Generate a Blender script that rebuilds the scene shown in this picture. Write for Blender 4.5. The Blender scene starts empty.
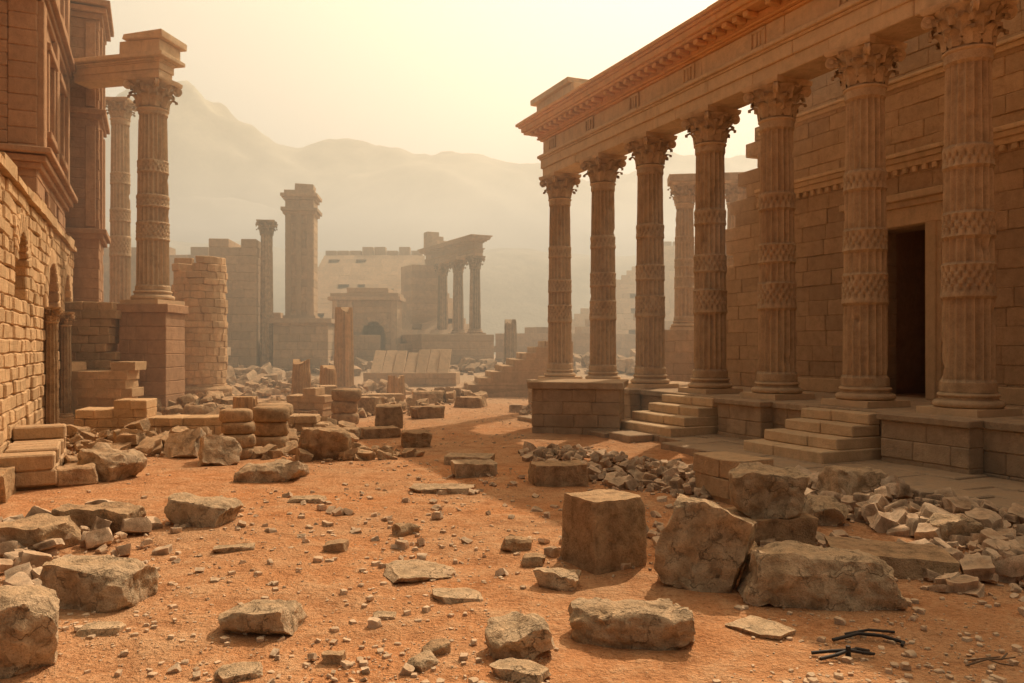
import bpy, bmesh, math, random
from mathutils import Vector, Matrix, Euler, noise

scene = bpy.context.scene
PI = math.pi

# ------------------------------------------------------------------ terrain height
def sstep(a, b, x):
    t = max(0.0, min(1.0, (x - a) / (b - a)))
    return t * t * (3 - 2 * t)

def gh(x, y):
    n = noise.noise(Vector((x * .22, y * .22, 3.1))) * .07
    n += noise.noise(Vector((x * .9, y * .9, 7.7))) * .03
    n += noise.noise(Vector((x * 3.1, y * 3.1, 1.7))) * .018
    return n + sstep(38, 58, y) * 1.0

# ------------------------------------------------------------------ mesh builder
class MB:
    def __init__(self, seed=1):
        self.v = []; self.f = []; self.r = random.Random(seed); self.M = Matrix.Identity(4)
    def add(self, vs, fs, M=None):
        o = len(self.v)
        MM = self.M @ M if M is not None else self.M
        self.v.extend([MM @ Vector(p) for p in vs])
        self.f.extend([tuple(i + o for i in f) for f in fs])
    def box(self, x0, x1, y0, y1, z0, z1, j=0.0, M=None, slope=0.0):
        r = self.r
        vs = [(x, y + (slope if (z == z1 and y == y0) else 0), z) for z in (z0, z1) for y in (y0, y1) for x in (x0, x1)]
        if j:
            vs = [(a + r.uniform(-j, j), b + r.uniform(-j, j), c + r.uniform(-j, j)) for a, b, c in vs]
        fs = [(0, 2, 3, 1), (4, 5, 7, 6), (0, 1, 5, 4), (2, 6, 7, 3), (0, 4, 6, 2), (1, 3, 7, 5)]
        self.add(vs, fs, M)
    def lathe(self, prof, seg=32, M=None, cap=True, fn=None):
        vs = []; fs = []
        for (rr, z) in prof:
            for i in range(seg):
                a = 2 * PI * i / seg
                q = rr if fn is None else fn(rr, z, a)
                vs.append((q * math.cos(a), q * math.sin(a), z))
        n = len(prof)
        for k in range(n - 1):
            for i in range(seg):
                j = (i + 1) % seg
                fs.append((k * seg + i, k * seg + j, (k + 1) * seg + j, (k + 1) * seg + i))
        if cap:
            fs.append(tuple(range(seg - 1, -1, -1)))
            fs.append(tuple((n - 1) * seg + i for i in range(seg)))
        self.add(vs, fs, M)
    def obj(self, name, mat, parent=None, bevel=0, smooth=None, weather=0, wscale=3.0):
        me = bpy.data.meshes.new(name)
        v = self.v
        if weather:
            v = [p + noise.noise_vector(p * wscale) * weather for p in v]
        me.from_pydata([tuple(p) for p in v], [], self.f)
        me.materials.append(mat)
        if smooth is not None:
            me.shade_smooth()
            me.set_sharp_from_angle(angle=math.radians(smooth))
        me.update()
        o = bpy.data.objects.new(name, me)
        scene.collection.objects.link(o)
        if parent: o.parent = parent
        if bevel:
            b = o.modifiers.new('bev', 'BEVEL'); b.width = bevel; b.segments = 1
            b.limit_method = 'ANGLE'; b.angle_limit = math.radians(40)
        return o

def empty(name, loc=(0, 0, 0), rz=0):
    e = bpy.data.objects.new(name, None); e.location = loc; e.rotation_euler = (0, 0, rz)
    e.empty_display_size = .5
    scene.collection.objects.link(e); return e

# masonry of real blocks, local x along the wall, z up, y0..y1 through thickness
def masonry(mb, x0, x1, z0, z1, y0, y1, bw=.9, bh=.42, top=None, holes=(), jit=.012, ragx=0.0):
    r = mb.r
    rows = max(1, round((z1 - z0) / bh)); h = (z1 - z0) / rows
    for k in range(rows):
        za = z0 + k * h; zb = za + h; zm = (za + zb) / 2
        iv = [(x0 + (r.uniform(0, ragx) if ragx else 0), x1 - (r.uniform(0, ragx) if ragx else 0))]
        for hole in holes:
            a, b = hole(zm) or (None, None)
            if a is None: continue
            nv = []
            for (p, q) in iv:
                if b <= p or a >= q: nv.append((p, q)); continue
                if a > p: nv.append((p, a))
                if b < q: nv.append((b, q))
            iv = nv
        for (p, q) in iv:
            x = p; first = True
            while x < q - 1e-4:
                w = bw * r.uniform(.65, 1.3)
                if first and k % 2: w *= .5
                first = False
                if q - (x + w) < bw * .35: w = q - x
                xe = min(q, x + w)
                if top is None or zm < top((x + xe) / 2) + r.uniform(-.12, .12):
                    j0 = r.uniform(-jit, jit); j1 = r.uniform(-jit, jit)
                    mb.box(x, xe, y0 + j0, y1 + j1, za, zb)
                x = xe

def rect_hole(a, b, z0, z1):
    return lambda z: (a, b) if z0 <= z <= z1 else None
def arch_hole(a, b, z0, zs):
    c = (a + b) / 2; R = (b - a) / 2
    def f(z):
        if z < z0 or z > zs + R: return None
        if z <= zs: return (a, b)
        w = math.sqrt(max(0, R * R - (z - zs) ** 2)); return (c - w, c + w)
    return f
def arch_ring(mb, xc, zc, ri, ro, y0, y1, n=11):
    for i in range(n):
        a0 = PI * i / n + .004; a1 = PI * (i + 1) / n - .004
        pts = []
        for y in (y0, y1):
            for (rr, a) in ((ri, a0), (ro, a0), (ro, a1), (ri, a1)):
                pts.append((xc + rr * math.cos(a), y, zc + rr * math.sin(a)))
        mb.add(pts, [(0, 1, 2, 3), (7, 6, 5, 4), (0, 4, 5, 1), (1, 5, 6, 2), (2, 6, 7, 3), (3, 7, 4, 0)])

# ------------------------------------------------------------------ rocks
_T = {}
def template(c):
    if c not in _T:
        bm = bmesh.new(); bmesh.ops.create_cube(bm, size=2)
        if c: bmesh.ops.subdivide_edges(bm, edges=bm.edges[:], cuts=c, use_grid_fill=True)
        bm.verts.index_update()
        _T[c] = ([v.co.copy() for v in bm.verts], [tuple(v.index for v in f.verts) for f in bm.faces]); bm.free()
    return _T[c]

def rock(w, d, h, seed, cuts=10, chops=9, rough=.06, rnd=0.0, chop=(.74, .95)):
    r = random.Random(seed)
    tv, tf = template(cuts)
    planes = []
    for i in range(chops):
        n = Vector((r.gauss(0, 1), r.gauss(0, 1), r.gauss(0, .8))).normalized()
        sup = abs(n.x) + abs(n.y) + abs(n.z)
        sup = sup * (1 - rnd) + 1.15 * rnd
        planes.append((n, sup * r.uniform(*chop)))
    off = Vector((r.uniform(-50, 50), r.uniform(-50, 50), r.uniform(-50, 50)))
    m = min(w, d, h); out = []
    tx = r.uniform(-.12, .12); ty = r.uniform(-.1, .1)
    for v in tv:
        p = v.copy()
        if rnd: p = p.lerp(p.normalized() * 1.15, rnd)
        for n, dd in planes:
            e = p.dot(n) - dd
            if e > 0: p -= n * e
        q = Vector((p.x * w / 2 * (1 + tx * p.z), p.y * d / 2 * (1 + ty * p.z), p.z * h / 2))
        if rough and cuts > 2:
            q += noise.noise_vector(q * (1.6 / max(m, .25)) + off) * rough * m * 1.6
            q += noise.noise_vector(q * (6.0 / max(m, .3)) + off) * rough * m * .6
        elif rough:
            q += noise.noise_vector(q * (2.0 / m) + off) * rough * m * 2
        q.z += h / 2
        out.append(q)
    return out, tf

# ------------------------------------------------------------------ column
def column(mb, cx, cy, z0, h, r, flutes=20, spf=5, bands=True, plinth=True, cap=True, broken=False):
    T = Matrix.Translation((cx, cy, z0)); rr = mb.r; seed = Vector((rr.uniform(0, 90), 0, 0))
    zb = 0
    if plinth:
        mb.box(-1.38 * r, 1.38 * r, -1.38 * r, 1.38 * r, 0, .3 * r, M=T)
        prof = [(1.32 * r, .3 * r)]
        for i in range(7):
            a = -PI / 2 + PI * i / 6; prof.append((1.2 * r + .15 * r * math.cos(a), .46 * r + .15 * r * math.sin(a)))
        prof += [(1.12 * r, .64 * r), (1.1 * r, .74 * r)]
        for i in range(5):
            a = -PI / 2 + PI * i / 4; prof.append((1.1 * r + .08 * r * math.cos(a), .83 * r + .08 * r * math.sin(a)))
        prof += [(1.02 * r, .95 * r)]
        mb.lathe(prof, 40, T); zb = .95 * r
    ch = 2.1 * r if cap else 0
    zt = h - ch
    seg = flutes * spf
    L = zt - zb; rings = []
    bl = [(.0, .03), (.275, .29), (.29, .365), (.365, .38), (.455, .465), (.465, .515), (.515, .527), (.655, .665), (.665, .71), (.71, .722), (.97, 1.0)] if bands else []
    N = max(14, int(L / .055))
    for i in range(N + 1):
        t = i / N
        inb = 0
        for bi, (a, b) in enumerate(bl):
            if a <= t <= b: inb = 2 if bi in (2, 5, 8) else 1
        rings.append((t, inb))
    vs = []; fs = []
    fd = .13 if not broken else .06
    for ri, (t, inb) in enumerate(rings):
        R0 = r * (1 - .15 * t ** 1.4)
        z = zb + L * t
        for i in range(seg):
            a = 2 * PI * i / seg
            if inb == 1: q = R0 * 1.065
            elif inb == 2:
                q = R0 * (.93 + .12 * abs(math.sin(flutes / 2 * a + (PI / 2 if (ri // 2) % 2 == 0 else 0))))
            else:
                q = R0 * (1.0 - fd * abs(math.sin(flutes * a / 2)) ** .7)
            p = Vector((q * math.cos(a), q * math.sin(a), z))
            if broken: q2 = q - max(0, noise.noise(p * 1.7 + seed) - .25) * .25 * r
            else: q2 = q - max(0, noise.noise(p * 2.6 + seed) - .42) * .5 * r
            zz = z
            if broken and t > .9: zz = z - max(0, noise.noise(Vector((math.cos(a), math.sin(a), 5)) * 1.3 + seed)) * .7 * (t - .9) * 10
            vs.append((q2 * math.cos(a), q2 * math.sin(a), zz))
    n = len(rings)
    for k in range(n - 1):
        for i in range(seg):
            j = (i + 1) % seg
            fs.append((k * seg + i, k * seg + j, (k + 1) * seg + j, (k + 1) * seg + i))
    fs.append(tuple((n - 1) * seg + i for i in range(seg)))
    mb.add(vs, fs, T)
    if not cap: return
    rt = r * .87
    T2 = T @ Matrix.Translation((0, 0, zt))
    q = 1.05
    mb.lathe([(rt * 1.02, -.02), (rt * 1.12, .02 * r), (rt * 1.14, .08 * r), (rt * 1.05, .15 * r), (rt * .92, .2 * r), (rt * .92, .8 * r),
              (rt * 1.05, 1.2 * r), (rt * 1.36, 1.65 * r), (rt * 1.5, 1.8 * r)], 32, T2)
    lp = [(0, 0, .8), (.03, .3, 1.0), (.07, .6, 1.05), (.20, .85, .95), (.42, .98, .75), (.60, .90, .55), (.60, .70, .3)]
    for tier, (z1, lh, r0, nn, wd, off) in enumerate([(.18, .78, 1.02, 8, .33, 0), (.52, .9, 1.05, 8, .33, PI / 8), (1.05, .68, 1.2, 8, .24, 0)]):
        for i in range(nn):
            a = 2 * PI * i / nn + off
            Rm = T2 @ Matrix.Rotation(a, 4, 'Z')
            vs = []; fs = []
            dmg = rr.uniform(.85, 1.05)
            for li, (o, z, w) in enumerate(lp):
                for s, c in ((-1, -.05), (-.5, .03), (0, .11), (.5, .03), (1, -.05)):
                    ww = w * wd * r * (1 + (.14 if li % 2 else -.12))
                    rad = r0 * rt + o * r * .9 * dmg + c * r
                    vs.append((rad, s * ww, (z1 + z * lh * dmg) * r))
            for k in range(len(lp) - 1):
                for m in range(4):
                    fs.append((k * 5 + m, k * 5 + m + 1, (k + 1) * 5 + m + 1, (k + 1) * 5 + m))
            mb.add(vs, fs, Rm)
    for i in range(4):      # corner volutes
        a = PI / 4 + i * PI / 2
        Rm = T2 @ Matrix.Rotation(a, 4, 'Z') @ Matrix.Translation((1.72 * rt, 0, 1.55 * r)) @ Matrix.Rotation(PI / 2, 4, 'X')
        mb.lathe([(.18 * r, -.11 * r), (.28 * r, -.11 * r), (.24 * r, 0), (.28 * r, .11 * r), (.18 * r, .11 * r)], 14, Rm)
        mb.lathe([(.1 * r, -.15 * r), (.1 * r, .15 * r)], 10, Rm)
    vs = []; fs = []; per = []
    for i in range(4):
        a = PI / 4 + i * PI / 2; b = a + PI / 2
        A = Vector((math.cos(a), math.sin(a), 0)) * 2.2 * rt; B = Vector((math.cos(b), math.sin(b), 0)) * 2.2 * rt
        for k in range(6):
            t = k / 6 * .9 + .05
            p = A.lerp(B, t); c = -.22 * rt * math.sin(PI * (k / 6 if k else 0)); m = p.normalized()
            per.append(p + m * c)
    n = len(per)
    for z, s in ((1.8, .94), (1.9, 1.0), (2.1, 1.02)):
        for p in per: vs.append((p.x * s, p.y * s, z * r))
    for k in range(2):
        for i in range(n):
            j = (i + 1) % n; fs.append((k * n + i, k * n + j, (k + 1) * n + j, (k + 1) * n + i))
    fs.append(tuple(range(n - 1, -1, -1))); fs.append(tuple(2 * n + i for i in range(n)))
    mb.add(vs, fs, T2)

ARCH = [(.46, 0, .30), (.51, .30, .60), (.55, .60, .66), (.62, .66, .76), (.45, .76, 1.26)]
CORN = [(.54, 1.26, 1.32), (.62, 1.32, 1.38), (.60, 1.38, 1.56), (.98, 1.56, 1.64), (1.04, 1.64, 1.80), (1.12, 1.80, 1.88), (1.2, 1.88, 1.98)]
def entablature(mb, xa, xb, z0, s=1.0, seg=2.5, lay=None, dent=True, y=0.0, trig=True):
    r = mb.r
    for (w, a, b) in (lay if lay is not None else ARCH + CORN):
        w *= s; ext = w - .46 * s
        x = xa - ext
        while x < xb + ext - .01:
            e = x + seg * r.uniform(.8, 1.2)
            if xb + ext - e < .6: e = xb + ext
            j = r.uniform(-.01, .01)
            mb.box(x, e, y - w + j, y + w + j, z0 + a * s, z0 + b * s)
            x = e
    if dent:
        x = xa
        while x < xb:
            for sg in (-1, 1):
                if r.random() < .94:
                    y0, y1 = (y + .60 * s, y + .92 * s) if sg > 0 else (y - .92 * s, y - .60 * s)
                    mb.box(x, x + .17 * s, y0, y1, z0 + 1.43 * s, z0 + 1.555 * s)
            x += .36 * s
    if trig:
        x = xa + .75
        while x < xb - .4:
            for sg in (-1, 1):
                ya, yb = (y + .45 * s, y + .50 * s) if sg > 0 else (y - .50 * s, y - .45 * s)
                for (u0, u1, v0, v1) in ((0, .07, .78, 1.24), (.43, .50, .78, 1.24), (.07, .43, .78, .85), (.07, .43, 1.17, 1.24)):
                    mb.box(x + u0, x + u1, ya, yb, z0 + v0 * s, z0 + v1 * s)
                for k in range(2):
                    mb.box(x + .16 + k * .11, x + .23 + k * .11, ya, yb, z0 + .85 * s, z0 + 1.17 * s)
            x += 2.58

# ------------------------------------------------------------------ materials
def nd(nt, t, **kw):
    n = nt.nodes.new(t)
    for k, v in kw.items():
        if hasattr(n, k): setattr(n, k, v)
    return n
def mixc(nt, fac, a, b, mode='MIX'):
    n = nt.nodes.new('ShaderNodeMix'); n.data_type = 'RGBA'; n.blend_type = mode; n.clamp_factor = True
    for sock, val in ((n.inputs[0], fac), (n.inputs[6], a), (n.inputs[7], b)):
        if isinstance(val, bpy.types.NodeSocket): nt.links.new(val, sock)
        elif isinstance(val, (int, float)): sock.default_value = val
        else: sock.default_value = (*val, 1)
    return n.outputs[2]
def mth(nt, op, a, b=None, c=None):
    n = nt.nodes.new('ShaderNodeMath'); n.operation = op
    for i, v in enumerate((a, b, c)):
        if v is None: continue
        if isinstance(v, bpy.types.NodeSocket): nt.links.new(v, n.inputs[i])
        else: n.inputs[i].default_value = v
    return n.outputs[0]
def rng(nt, v, a, b, c=0, d=1):
    n = nt.nodes.new('ShaderNodeMapRange'); n.clamp = True
    nt.links.new(v, n.inputs[0])
    for i, x in enumerate((a, b, c, d)): n.inputs[i + 1].default_value = x
    return n.outputs[0]
def noi(nt, vec, sc, det=4, rough=.6):
    n = nt.nodes.new('ShaderNodeTexNoise'); n.inputs['Scale'].default_value = sc
    n.inputs['Detail'].default_value = det; n.inputs['Roughness'].default_value = rough
    nt.links.new(vec, n.inputs['Vector']); return n.outputs['Fac']

SAND = (.58, .335, .18)
def stone(name, c1, c2, dust=.5, bump=.5, island=.5, stain=.5, dustcol=SAND, sc=1.0, cracks=False, mott=.8):
    m = bpy.data.materials.new(name); m.use_nodes = True; nt = m.node_tree; nt.nodes.clear()
    out = nd(nt, 'ShaderNodeOutputMaterial'); bs = nd(nt, 'ShaderNodeBsdfDiffuse')
    nt.links.new(bs.outputs[0], out.inputs[0])
    tc = nd(nt, 'ShaderNodeTexCoord'); g = nd(nt, 'ShaderNodeNewGeometry')
    P = tc.outputs['Object']
    med = noi(nt, P, 4 * sc, 6, .72)
    fine = noi(nt, P, 38 * sc, 2, .7)
    mp = nd(nt, 'ShaderNodeMapping'); mp.inputs['Scale'].default_value = (1.6, 1.6, .3); nt.links.new(P, mp.inputs[0])
    st = noi(nt, mp.outputs[0], 1.3 * sc, 3, .65)
    col = mixc(nt, rng(nt, st, .35, .6), c1, c2)
    dark = tuple(x * .42 for x in c1)
    lite = tuple(min(1, x * 1.35) for x in c2)
    col = mixc(nt, rng(nt, med, .54, .32, 0, mott), col, dark)
    col = mixc(nt, rng(nt, med, .56, .70, 0, .6 * mott), col, lite)
    col = mixc(nt, rng(nt, fine, .5, .3, 0, .6 * mott), col, dark)
    col = mixc(nt, rng(nt, st, .54, .72, 0, stain), col, tuple(x * .4 for x in c1))
    isl = g.outputs['Random Per Island']
    v = mth(nt, 'MULTIPLY_ADD', isl, island, 1 - island * .55)
    hs = nd(nt, 'ShaderNodeHueSaturation'); nt.links.new(v, hs.inputs['Value']); nt.links.new(col, hs.inputs['Color'])
    col = hs.outputs[0]
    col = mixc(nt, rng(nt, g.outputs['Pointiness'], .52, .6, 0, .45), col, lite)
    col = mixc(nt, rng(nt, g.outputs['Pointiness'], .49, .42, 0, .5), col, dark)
    sep = nd(nt, 'ShaderNodeSeparateXYZ'); nt.links.new(g.outputs['Normal'], sep.inputs[0])
    up = rng(nt, sep.outputs[2], .45, .95)
    d = mth(nt, 'MULTIPLY', up, mth(nt, 'MULTIPLY', rng(nt, med, .35, .6), dust))
    col = mixc(nt, d, col, dustcol)
    hgt = mth(nt, 'ADD', mth(nt, 'MULTIPLY', med, 1.8), mth(nt, 'MULTIPLY', fine, .4))
    if cracks:
        wv = nd(nt, 'ShaderNodeVectorMath', operation='MULTIPLY_ADD')
        wc = nt.nodes.new('ShaderNodeCombineXYZ')
        for i in range(3): nt.links.new((med, fine, st)[i], wc.inputs[i])
        nt.links.new(wc.outputs[0], wv.inputs[0]); wv.inputs[1].default_value = (.5, .05, .5); nt.links.new(P, wv.inputs[2])
        vo = nd(nt, 'ShaderNodeTexVoronoi', feature='DISTANCE_TO_EDGE'); vo.inputs['Scale'].default_value = 3.2
        nt.links.new(wv.outputs[0], vo.inputs['Vector'])
        ck = rng(nt, vo.outputs['Distance'], .0, .018)
        ck = mth(nt, 'MAXIMUM', ck, rng(nt, st, .55, .42))
        hgt = mth(nt, 'ADD', hgt, mth(nt, 'MULTIPLY', ck, .5))
        col = mixc(nt, rng(nt, ck, 0, 1, .75, 0), col, dark)
    nt.links.new(col, bs.inputs['Color'])
    bp = nd(nt, 'ShaderNodeBump'); bp.inputs['Strength'].default_value = bump; bp.inputs['Distance'].default_value = .06 / sc
    nt.links.new(hgt, bp.inputs['Height']); nt.links.new(bp.outputs[0], bs.inputs['Normal'])
    return m

def ground_mat():
    m = bpy.data.materials.new('red_sand'); m.use_nodes = True; nt = m.node_tree; nt.nodes.clear()
    out = nd(nt, 'ShaderNodeOutputMaterial'); bs = nd(nt, 'ShaderNodeBsdfDiffuse'); nt.links.new(bs.outputs[0], out.inputs[0])
    tc = nd(nt, 'ShaderNodeTexCoord'); P = tc.outputs['Object']
    a = noi(nt, P, .4, 5, .65); b = noi(nt, P, 2.4, 6, .72); c = noi(nt, P, 26, 4, .75)
    col = mixc(nt, rng(nt, a, .35, .65), (.68, .295, .125), (.62, .335, .175))
    col = mixc(nt, rng(nt, b, .5, .68, 0, .75), col, (.76, .46, .26))
    col = mixc(nt, rng(nt, b, .47, .30, 0, .75), col, (.36, .145, .06))
    col = mixc(nt, rng(nt, c, .47, .30, 0, .75), col, (.27, .115, .06))
    col = mixc(nt, rng(nt, c, .56, .72, 0, .6), col, (.80, .56, .36))
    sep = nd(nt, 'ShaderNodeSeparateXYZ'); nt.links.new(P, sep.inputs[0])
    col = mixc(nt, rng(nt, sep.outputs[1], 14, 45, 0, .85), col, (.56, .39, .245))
    nt.links.new(col, bs.inputs['Color'])
    h = mth(nt, 'ADD', mth(nt, 'MULTIPLY', b, 2.2), mth(nt, 'MULTIPLY', c, .55))
    bp = nd(nt, 'ShaderNodeBump'); bp.inputs['Strength'].default_value = 1.0; bp.inputs['Distance'].default_value = .09
    nt.links.new(h, bp.inputs['Height']); nt.links.new(bp.outputs[0], bs.inputs['Normal'])
    return m

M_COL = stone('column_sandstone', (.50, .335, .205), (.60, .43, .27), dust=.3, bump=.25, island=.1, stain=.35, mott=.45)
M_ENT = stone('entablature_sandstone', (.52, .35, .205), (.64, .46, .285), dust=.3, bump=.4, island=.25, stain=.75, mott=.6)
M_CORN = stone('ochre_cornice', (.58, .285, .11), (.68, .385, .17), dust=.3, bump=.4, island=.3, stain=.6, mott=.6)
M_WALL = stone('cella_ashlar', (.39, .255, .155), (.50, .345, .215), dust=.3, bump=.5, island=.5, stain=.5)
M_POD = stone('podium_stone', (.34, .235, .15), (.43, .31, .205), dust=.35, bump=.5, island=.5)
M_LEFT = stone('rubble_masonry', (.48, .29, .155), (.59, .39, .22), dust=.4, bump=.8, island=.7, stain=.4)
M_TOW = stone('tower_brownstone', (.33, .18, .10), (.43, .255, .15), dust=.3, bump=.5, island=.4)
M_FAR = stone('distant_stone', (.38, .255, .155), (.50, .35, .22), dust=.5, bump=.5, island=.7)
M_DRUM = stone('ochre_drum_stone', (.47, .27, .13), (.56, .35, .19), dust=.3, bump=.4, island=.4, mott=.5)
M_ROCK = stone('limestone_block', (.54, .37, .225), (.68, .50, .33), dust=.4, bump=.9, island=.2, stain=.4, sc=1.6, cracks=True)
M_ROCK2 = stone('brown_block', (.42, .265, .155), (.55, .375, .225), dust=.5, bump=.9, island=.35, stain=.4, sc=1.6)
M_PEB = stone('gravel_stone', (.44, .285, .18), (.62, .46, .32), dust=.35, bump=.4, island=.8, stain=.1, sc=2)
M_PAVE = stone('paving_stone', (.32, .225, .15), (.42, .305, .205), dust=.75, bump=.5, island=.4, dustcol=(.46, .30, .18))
M_HILL = stone('haze_paled_scrub', (.36, .30, .20), (.48, .41, .28), dust=.1, bump=.2, island=0, stain=.3, sc=.02, mott=.5)  # scrub colour made paler, some distance haze painted into it
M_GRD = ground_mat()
def plain(name, c, rough=.6, metal=0):
    m = bpy.data.materials.new(name); m.use_nodes = True; nt = m.node_tree; b = nt.nodes['Principled BSDF']
    tc = nd(nt, 'ShaderNodeTexCoord'); n = noi(nt, tc.outputs['Object'], 30)
    nt.links.new(mixc(nt, n, tuple(x * .5 for x in c), tuple(x * 1.4 for x in c)), b.inputs['Base Color'])
    b.inputs['Roughness'].default_value = rough; b.inputs['Metallic'].default_value = metal; return m
M_IRON = plain('rusty_iron', (.05, .04, .035), .7, .4)
M_TWIG = plain('dry_twig', (.16, .10, .06), .9)

# ------------------------------------------------------------------ ground
def ground():
    nx, ny = 300, 340; vs = []; fs = []
    for j in range(ny + 1):
        t = -0.42 + 1.42 * j / ny
        y = 6 + math.copysign(abs(t) ** 2.8, t) * 900
        for i in range(nx + 1):
            s = -1 + 2 * i / nx
            x = math.copysign(abs(s) ** 2.5, s) * 800
            vs.append((x, y, gh(x, y)))
    for j in range(ny):
        for i in range(nx):
            a = j * (nx + 1) + i; fs.append((a, a + 1, a + nx + 2, a + nx + 1))
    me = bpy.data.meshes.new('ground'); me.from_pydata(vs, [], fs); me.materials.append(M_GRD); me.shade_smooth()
    o = bpy.data.objects.new('ground', me); scene.collection.objects.link(o)
ground()

# ------------------------------------------------------------------ colonnade temple (right)
TA = math.atan2(.9124, -.4096)
tp = empty('colonnade_temple', (8.02, 14.0, 0), TA)
S = [-5.2, -2.6, 0, 2.23, 4.72, 7.13, 9.85, 12.5, 15.46]
for i, s in enumerate(S):
    mb = MB(10 + i); column(mb, s, 0, 1.0, 7.2, .42, flutes=18, spf=6)
    mb.obj('column_%d' % (i + 1), M_COL, tp, smooth=30, weather=.004, wscale=5)
mb = MB(3); entablature(mb, -6.5, 15.9, 8.2, lay=ARCH, dent=False)
mb.obj('architrave_and_frieze', M_ENT, tp, bevel=.016, weather=.012, wscale=2.3)
mb = MB(103); entablature(mb, -6.5, 15.9, 8.2, lay=CORN, dent=True, trig=False)
mb.obj('cornice', M_CORN, tp, bevel=.018, weather=.018, wscale=2.3)
mb = MB(4)
masonry(mb, 12.6, 15.9, 10.18, 10.75, -.7, .7, 1.1, .3, top=lambda x: 10.9 if x > 13.4 else 10.4)
mb.box(13.3, 16.1, -.85, .85, 10.75, 10.95, .02)
masonry(mb, -6.5, 9, 10.18, 10.4, -.5, .5, 1.2, .22, top=lambda x: 10.5 if noise.noise(Vector((x * .6, 0, 0))) > -.1 else 10)
mb.obj('attic_blocks', M_ENT, tp, bevel=.02, weather=.02)
mb = MB(5)
masonry(mb, -7, 16.4, -.2, .86, .2, .80, .95, .35)
mb.box(-7, 16.4, -3.2, .2, -.2, .86)
x = -7
while x < 16.4:
    e = min(16.4, x + mb.r.uniform(1.0, 1.7)); mb.box(x, e, -3.2, .87, .86, 1.0, 0); x = e
for (a, b) in ((-.85, .85), (3.95, 5.4), (9.1, 10.65), (12.2, 13.2)):
    masonry(mb, a, b, -.1, .88, .8, 1.15, .8, .33)
    mb.box(a - .05, b + .05, .85, 1.22, .88, 1.004)
mb.obj('podium', M_POD, tp, bevel=.018, weather=.01)
mb = MB(6)
for (a, b) in ((1.15, 2.85), (5.65, 7.7)):
    for k in range(4):
        y1 = 2.35 - .42 * k
        if k == 0: x0, x1 = a - .1, b + .25
        elif k == 1: x0, x1 = a - .03, b + .12
        else: x0, x1 = a, b
        xm = x0 + (x1 - x0) * mb.r.uniform(.35, .65)
        z0 = -.1 if k == 0 else .12 + .21 * k
        zt = .12 + .21 * (k + 1)
        mb.box(x0, xm, .82, y1, z0, zt, .008); mb.box(xm, x1, .82, y1 + .012, z0, zt - .004, .008)
mb.obj('entrance_steps', M_ENT, tp, bevel=.02, weather=.015)
mb = MB(7)
def ctop(x):
    if x < 8.5: return 10.5
    if x < 9.4: return 10.2 - (x - 8.5) * 3.4
    return max(1, 6.9 - (x - 9.4) * 2.6)
masonry(mb, -7, 11.2, 1.0, 10.6, -3.9, -3.0, 1.0, .40, top=ctop, holes=[rect_hole(3.15, 4.75, .9, 5.0)], jit=.014)
mb.obj('cella_wall', M_WALL, tp, bevel=.018, weather=.01)
mb = MB(8)
for (z0, z1, p) in ((6.35, 6.5, .08), (6.5, 6.62, .15), (6.62, 6.72, .2), (8.3, 8.42, .06), (8.42, 8.5, .12), (1.0, 1.35, .1)):
    for (a, b) in ((-7, 2.7), (2.7, 5.2), (5.2, 8.7)):
        if z0 == 1.0:
            if a == 2.7: continue
        mb.box(a, b, -3.03, -3.0 + p, z0, z1)
x = -7
while x < 8.6:
    mb.box(x, x + .12, -3.0, -2.9, 6.22, 6.345); x += .26
for (a, b) in ((2.75, 3.15), (4.75, 5.15)):
    mb.box(a, b, -3.2, -2.88, 1.0, 5.0); mb.box(a + .1, b - .1, -3.0, -2.83, 1.0, 5.0)
mb.box(2.7, 5.2, -3.2, -2.86, 5.0, 5.42); mb.box(2.6, 5.3, -3.1, -2.75, 5.42, 5.56); mb.box(2.5, 5.4, -3.1, -2.62, 5.56, 5.72)
mb.obj('door_surround', M_ENT, tp, bevel=.015, weather=.01)
mb = MB(9)
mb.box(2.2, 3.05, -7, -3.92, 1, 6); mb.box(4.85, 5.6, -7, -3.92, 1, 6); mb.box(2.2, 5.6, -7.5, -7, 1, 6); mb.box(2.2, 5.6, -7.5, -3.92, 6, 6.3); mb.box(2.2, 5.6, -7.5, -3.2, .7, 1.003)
mb.obj('doorway_shade_shell', M_TOW, tp)  # closed shell with ceiling, added behind the door to keep the opening dark
mb = MB(11)
for row, (ya, yb) in enumerate(((.9, 1.7), (1.7, 2.45), (2.45, 3.15))):
    x = -8 + row * .4
    while x < 11:
        e = x + mb.r.uniform(.9, 1.6)
        zt = .13 + mb.r.uniform(-.02, .015)
        if not (row == 2 and mb.r.random() < .12):
            mb.box(x + .008, e - .008, ya + .008, yb - .008 + (mb.r.uniform(-.12, .1) if row == 2 else 0), -.15, zt, .006)
        x = e
mb.obj('pavement', M_PAVE, tp, bevel=.018, weather=.012)

def placed(name, mb, loc, rz, mat, bevel=.02, weather=.012, smooth=None):
    o = mb.obj(name, mat, None, bevel=bevel, weather=weather, smooth=smooth)
    o.location = loc; o.rotation_euler = (0, 0, rz); return o
mb = MB(21)
masonry(mb, -1.1, 1.1, -.15, 1.12, -.85, .85, .75, .32)
mb.box(-1.2, 1.2, -.95, .95, 1.12, 1.3, .012)
placed('stone_pedestal', mb, (1.75, 20.7, 0), math.radians(-12), M_POD)

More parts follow.
